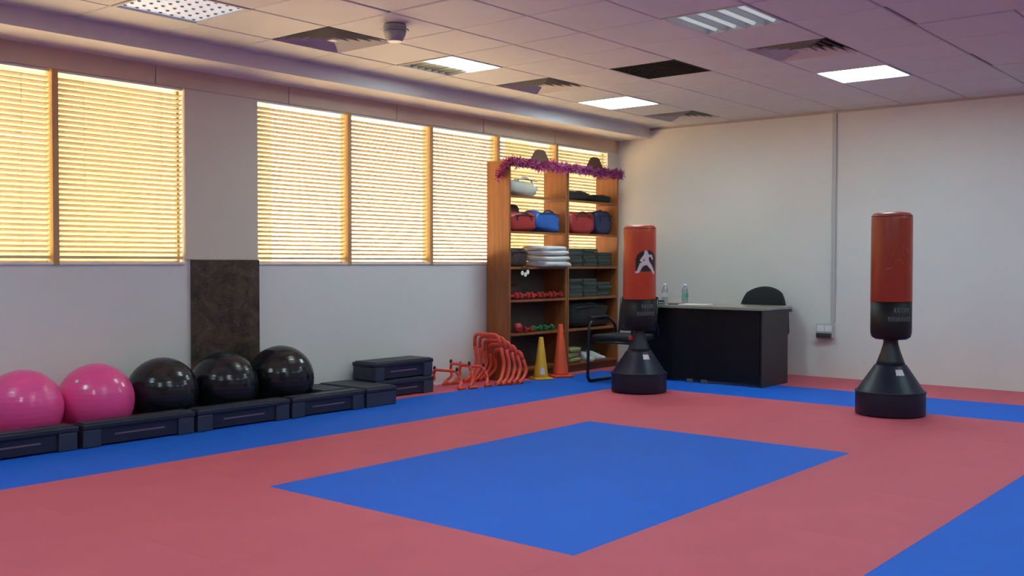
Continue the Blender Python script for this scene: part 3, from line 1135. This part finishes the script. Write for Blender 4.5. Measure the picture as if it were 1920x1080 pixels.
# ------------------------------------------------------------------ free-standing punching bags
def cyl_decal(mask, a0, r, z0, z1, u0, u1, nu, nv, mat, name, parent):
    """flat print wrapped on a cylinder: mask(u, v) with u to the viewer's right, v up, in metres from centre"""
    mb = MB()
    du, dv = (u1 - u0) / nu, (z1 - z0) / nv
    zc = (z0 + z1) / 2

    def P(u, z):
        a = a0 + u / r
        return (r * math.cos(a), r * math.sin(a), z)
    for i in range(nu):
        for j in range(nv):
            u = u0 + (i + .5) * du
            z = z0 + (j + .5) * dv
            if mask(u, z - zc):
                ua, ub, za, zb = u - du / 2, u + du / 2, z - dv / 2, z + dv / 2
                mb.quad([P(ua, za), P(ub, za), P(ub, zb), P(ua, zb)], True)
    return mb.build(name, mat, parent)


def seg(u, v, ax, ay, bx, by, w0, w1):
    dx, dy = bx - ax, by - ay
    t = max(0, min(1, ((u - ax) * dx + (v - ay) * dy) / (dx * dx + dy * dy)))
    return math.hypot(u - ax - t * dx, v - ay - t * dy) < w0 + (w1 - w0) * t


def fighter(u, v):
    """generic martial-arts figure in a wide fighting stance"""
    S = ((-.012, .098, -.010, .096, .017, .017), (-.008, .070, .0, .0, .026, .022),
         (-.02, .06, .045, .065, .014, .011), (.045, .065, .062, .035, .011, .010),
         (-.03, .055, -.060, .020, .014, .011), (-.060, .020, -.030, .005, .011, .009),
         (-.008, .0, -.055, -.020, .022, .018), (-.055, -.020, -.085, -.085, .019, .014),
         (.005, .0, .050, -.050, .022, .017), (.050, -.050, .085, -.100, .017, .013), (-.085, -.085, -.105, -.092, .014, .010))
    return any(seg(u, v, *s) for s in S)


def arch(u, v):
    return abs(u) < .108 and -.085 < v and (v < .03 or math.hypot(u / .108, (v - .03) / .085) < 1)


def glyphs(n, seed, W, H):
    rn = random.Random(seed)
    shp = []
    for k_ in range(n):
        shp.append([rn.random() < .62 for _ in range(9)])

    def mask(u, v):
        x = (u / W + .5) * n
        k_ = int(math.floor(x))
        if not 0 <= k_ < n or abs(v) > H / 2:
            return False
        fx, fy = x - k_, v / H + .5
        if fx < .10 or fx > .90:
            return False
        if fx < .34 or fy > .80 or fy < .2:
            return True
        return shp[k_][min(2, int(fx * 3)) * 3 + min(2, int(fy * 3))]
    return mask


def punching_bag(loc, label, red, lean, printed, sc=1.0):
    t = thing('punching_bag', label, 'punching bag', loc, group='free-standing punching bags')
    x, y = loc[0], loc[1]
    face = math.atan2(-y, -x)
    a0 = face + math.radians(26)                  # print turned towards the viewer's right
    base = MB().lathe([(.250, 0), (.262, .006), (.266, .02), (.266, .175), (.262, .190), (.250, .200), (.128, .385), (.118, .398), (.108, .400)], 48).build('base', BASEN, t)
    st = MB()
    for k_ in range(4):
        aa, ab = a0 - .10 - .10 + .10 * k_, a0 - .10 + .10 * k_
        za, zb = .325, .368
        ra = .250 + (.128 - .250) * (za - .2) / .185 + .002
        rb2 = .250 + (.128 - .250) * (zb - .2) / .185 + .002
        st.quad([(ra * math.cos(aa), ra * math.sin(aa), za), (ra * math.cos(ab), ra * math.sin(ab), za), (rb2 * math.cos(ab), rb2 * math.sin(ab), zb), (rb2 * math.cos(aa), rb2 * math.sin(aa), zb)])
    st.build('sticker', PRINTW, base)
    MB().lathe([(.270, .182), (.271, .188), (.266, .194)], 48).build('seam_ring', BASEN, base)
    if printed:
        MB().lump(-.062, .05, .49, .05, .05, .055, 3, e=.8, amp=.03, nu=12, nv=8).build('clamp_knob', REDV, t)
    MB().lathe([(.112, .396), (.100, .43), (.075, .50), (.058, .56), (.055, .585), (.062, .60)], 32).build('neck', BLACKP, t)
    r = .156
    zn = .59
    low = MB().lathe([(.06, .595 - zn), (.120, .600 - zn), (.146, .618 - zn), (.155, .65 - zn), (r, .70 - zn), (r, .897 - zn)], 48).build('lower_cover', BAGBLK, t, (0, 0, zn))
    upc = MB().lathe([(r + .001, .897 - zn), (r + .002, .905 - zn), (r + .001, 1.25 - zn), (r, 1.55 - zn), (.150, 1.582 - zn), (.135, 1.597 - zn), (.10, 1.605 - zn)], 48).build('upper_cover', red, t, (0, 0, zn))
    MB().lathe([(.095, 1.603 - zn), (.092, 1.611 - zn), (.0, 1.613 - zn)], 40).build('top_disc', WHITEP, upc)
    MB().tube([((r - .003) * math.cos(a * math.pi / 24), (r - .003) * math.sin(a * math.pi / 24), 1.572 - zn) for a in range(48)], .004, 6, closed=True).build('piping', MAROON, upc)
    for o in (low, upc):
        o.rotation_euler = lean
    zc = 1.25 - zn
    if printed:
        cyl_decal(arch, a0, r + .0025, zc - .13, zc + .13, -.13, .13, 40, 40, PRINTK, 'emblem_ground', upc)
        cyl_decal(fighter, a0, r + .0035, zc - .13, zc + .13, -.13, .13, 56, 56, PRINTW, 'emblem_figure', upc)
    else:
        cyl_decal(lambda u, v: fighter(u, v) and not fighter(u * 1.13 + .004, v * 1.13 - .006), a0, r + .0025, zc - .10, zc + .10, -.12, .12, 64, 64, PRINTR, 'emblem_figure', upc)
    zt = .835 - zn
    cyl_decal(glyphs(5, 4, .14, .036), a0 + .10, r + .0015, zt - .02, zt + .02, -.08, .08, 60, 16, PRINTG, 'lettering', low)
    cyl_decal(glyphs(8, 9, .20, .036), a0 + .02, r + .0015, zt - .09, zt - .05, -.11, .11, 84, 16, PRINTG, 'lettering', low)
    t.scale = (sc, sc, sc)
    return t


punching_bag((8.10, 5.165, 0), 'orange and black punching bag with white fighter emblem, before the desk', BAGRED, (math.radians(1.2), math.radians(-1.6), 0), True, .968)
punching_bag((8.17, 2.855, 0), 'red and black punching bag standing alone before the bare back wall', BAGRED2, (0, 0, 0), False, 1.0)

# ------------------------------------------------------------------ desk
dk = thing('office_desk', 'dark office desk standing before the back wall', 'desk', (9.07, 5.11, 0))
B(-.020, .64, -.725, .745, .742, .772, .004).build('desk_top', DESKT, dk)
B(.0, .022, -.70, .70, .03, .742).build('front_panel', DESKF, dk)
B(.0, .575, -.715, -.690, .0, .742, .002).build('side_panel', DESKS, dk)
B(.0, .575, .690, .715, .0, .742, .002).build('side_panel', DESKS, dk)
pd = B(.10, .56, .28, .68, .08, .70, .003).build('pedestal', DESKF, dk)
for k_ in range(3):
    dr = B(.56, .578, .29, .67, .10 + .20 * k_, .285 + .20 * k_, .002).build('drawer', DESKS, dk)
    MB().tube([(.60, .42, .20 + .2 * k_), (.60, .54, .20 + .2 * k_)], .006, 8).build('handle', STEEL, dr)
for yy in (-.10, .06):
    B(-.03, .0, yy - .03, yy + .03, .0, .035, .004).build('levelling_foot', M('foot_grey', (0.11, 0.11, 0.14), .5), dk)


# water bottles on the desk
def bottle(loc, label, lab):
    t = thing('water_bottle', label, 'bottle', loc, group='water bottles on the desk')
    MB().lathe([(.030, 0), (.033, .006), (.033, .06), (.031, .07), (.033, .08), (.033, .135), (.028, .155), (.014, .180), (.013, .192)], 24).build('body', clear_mat('bottle_plastic', (0.78, 0.83, 0.86), .16), t)
    MB().lathe([(.0155, .190), (.016, .192), (.016, .206), (.014, .208)], 16).build('cap', WHITEP, t)
    MB().lathe([(.0336, .065), (.0338, .066), (.0338, .108), (.0336, .109)], 24).build('label_band', lab, t)


bottle((9.50, 5.735, .772), 'clear water bottle with pale label at the left end of the desk', M('label_pale', (0.5, 0.5, 0.58), .5))
bottle((9.50, 5.49, .772), 'clear water bottle with green label on the desk', M('label_green', (0.10, 0.36, 0.30), .5))
pp = thing('paper_stack', 'white sheets of paper lying on the desk beside the bottles', 'paper', (9.33, 5.27, .772), .15)
for k_ in range(3):
    B(-.105, .105, -.149, .149, .0 + .002 * k_, .0018 + .002 * k_).build('sheet', WHITEP, pp, (.004 * k_, -.006 * k_, 0))
st_ = thing('stapler', 'small black stapler on the desk near the punching bag', 'stapler', (9.22, 5.62, .772), 1.2)
B(-.065, .065, -.017, .017, 0, .010, .004).build('base', BLACKP, st_)
B(-.060, .065, -.015, .015, .020, .042, .007).build('arm', BLACKP, st_)
B(.045, .062, -.012, .012, .008, .022).build('hinge', STEEL, st_)
ph = thing('phone', 'small black phone lying on the desk before the green-labelled bottle', 'phone', (9.26, 5.46, .772), .4)
B(-.035, .035, -.075, .075, 0, .010, .003).build('case', BLACKP, ph)
B(-.031, .031, -.068, .068, .010, .0106).build('screen', DESKF, ph)

# ------------------------------------------------------------------ office chair behind the desk
oc = thing('office_chair', 'black office chair with a rounded back behind the desk', 'chair', (10.0, 4.925, 0))
bk = MB()
ny, nz = 18, 14
for side in (0, 1):
    for i in range(ny + 1):
        for j in range(nz + 1):
            u, v = -1 + 2 * i / ny, -1 + 2 * j / nz
            # rounded square -> soft shield outline
            uu = u * math.sqrt(max(0, 1 - v * v * .42))
            vv = v * math.sqrt(max(0, 1 - u * u * .42))
            th = .035 * (max(0, 1 - max(abs(u), abs(v)) ** 4)) + .004
            bk.v.append((.22 + .02 * vv - .05 * uu * uu + (th if side else -th), uu * .27, .665 + vv * .285))
m = (ny + 1) * (nz + 1)
for i in range(ny):
    for j in range(nz):
        a = i * (nz + 1) + j
        q = (a, a + 1, a + nz + 2, a + nz + 1)
        bk.f.append(q)
        bk.f.append(tuple(m + k_ for k_ in q[::-1]))
ring = [i * (nz + 1) for i in range(ny + 1)] + [ny * (nz + 1) + j for j in range(1, nz + 1)] + [i * (nz + 1) + nz for i in range(ny - 1, -1, -1)] + [j for j in range(nz - 1, 0, -1)]
for a, b in zip(ring, ring[1:] + ring[:1]):
    bk.f.append((a, b, m + b, m + a))
bk.sm = [True] * len(bk.f)
bk.build('backrest', FABRIC, oc)
B(-.24, .22, -.24, .24, .42, .50, .03).build('seat', FABRIC, oc)
for s in (-1, 1):
    a = MB().tube(smooth_path([(.10, s * .24, .44), (.10, s * .325, .45), (.08, s * .325, .69)], .04), .014, 8).build('arm_post', BLACKP, oc)
    B(-.12, .14, s * .325 - .03, s * .325 + .03, .69, .725, .012).build('armrest', BLACKP, oc)
MB().tube([(.20, 0, .46), (.235, 0, .50), (.235, 0, .62)], .02, 8).build('back_bracket', BLACKP, oc)
MB().lathe([(.03, .10), (.03, .28), (.02, .28), (.02, .42)], 16).build('gas_column', CHROMEK, oc)
for k_ in range(5):
    a = 2 * math.pi * k_ / 5 + .3
    c_, s_ = math.cos(a), math.sin(a)
    MB().tube([(.02 * c_, .02 * s_, .11), (.15 * c_, .15 * s_, .10), (.29 * c_, .29 * s_, .075)], [.026, .022, .016], 8).build('base_arm', BLACKP, oc)
    w_ = MB()
    for sd in (-.014, .014):
        px, py = .29 * c_ - s_ * sd, .29 * s_ + c_ * sd
        w_.tube([(px + s_ * .008, py - c_ * .008, .026), (px - s_ * .008, py + c_ * .008, .026)], .026, 14)
    w_.tube([(.29 * c_, .29 * s_, .03), (.29 * c_, .29 * s_, .075)], .007, 6)
    w_.build('caster', BLACKP, oc)

# ------------------------------------------------------------------ visitor chair
vc = thing('visitor_chair', 'black cantilever visitor chair between the bookcase and punching bag', 'chair', (8.64, 5.69, 0))
hw = .255
for s in (-1, 1):
    y = s * hw
    MB().tube(smooth_path([(.30, y, .0165), (-.27, y, .0165), (-.255, y, .40), (-.235, y, .605), (.10, y, .640), (.225, y, .56), (.235, y, .47)], .07, 6), .016, 10).build('side_frame', CHROMEK, vc)
    MB().tube(smooth_path([(.235, y * .86, .44), (.255, y * .86, .60), (.285, y * .86, .83)], .1), .011, 8).build('back_post', CHROMEK, vc)
    B(-.20, .10, y - .022, y + .022, .640, .662, .008).build('arm_pad', BLACKP, vc)
MB().tube([(.30, -hw, .014), (.30, hw, .014)], .0125, 10).build('rear_bar', CHROMEK, vc)
MB().tube([(-.245, -hw, .415), (-.245, hw, .415)], .0125, 10).build('seat_bar', CHROMEK, vc)
B(-.25, .22, -.225, .225, .425, .485, .022).build('seat', FABRIC, vc)
bq = B(-.022, .022, -.215, .215, 0, .36, .016).build('backrest', FABRIC, vc, (.255, 0, .50))
bq.rotation_euler = (0, math.radians(7), 0)
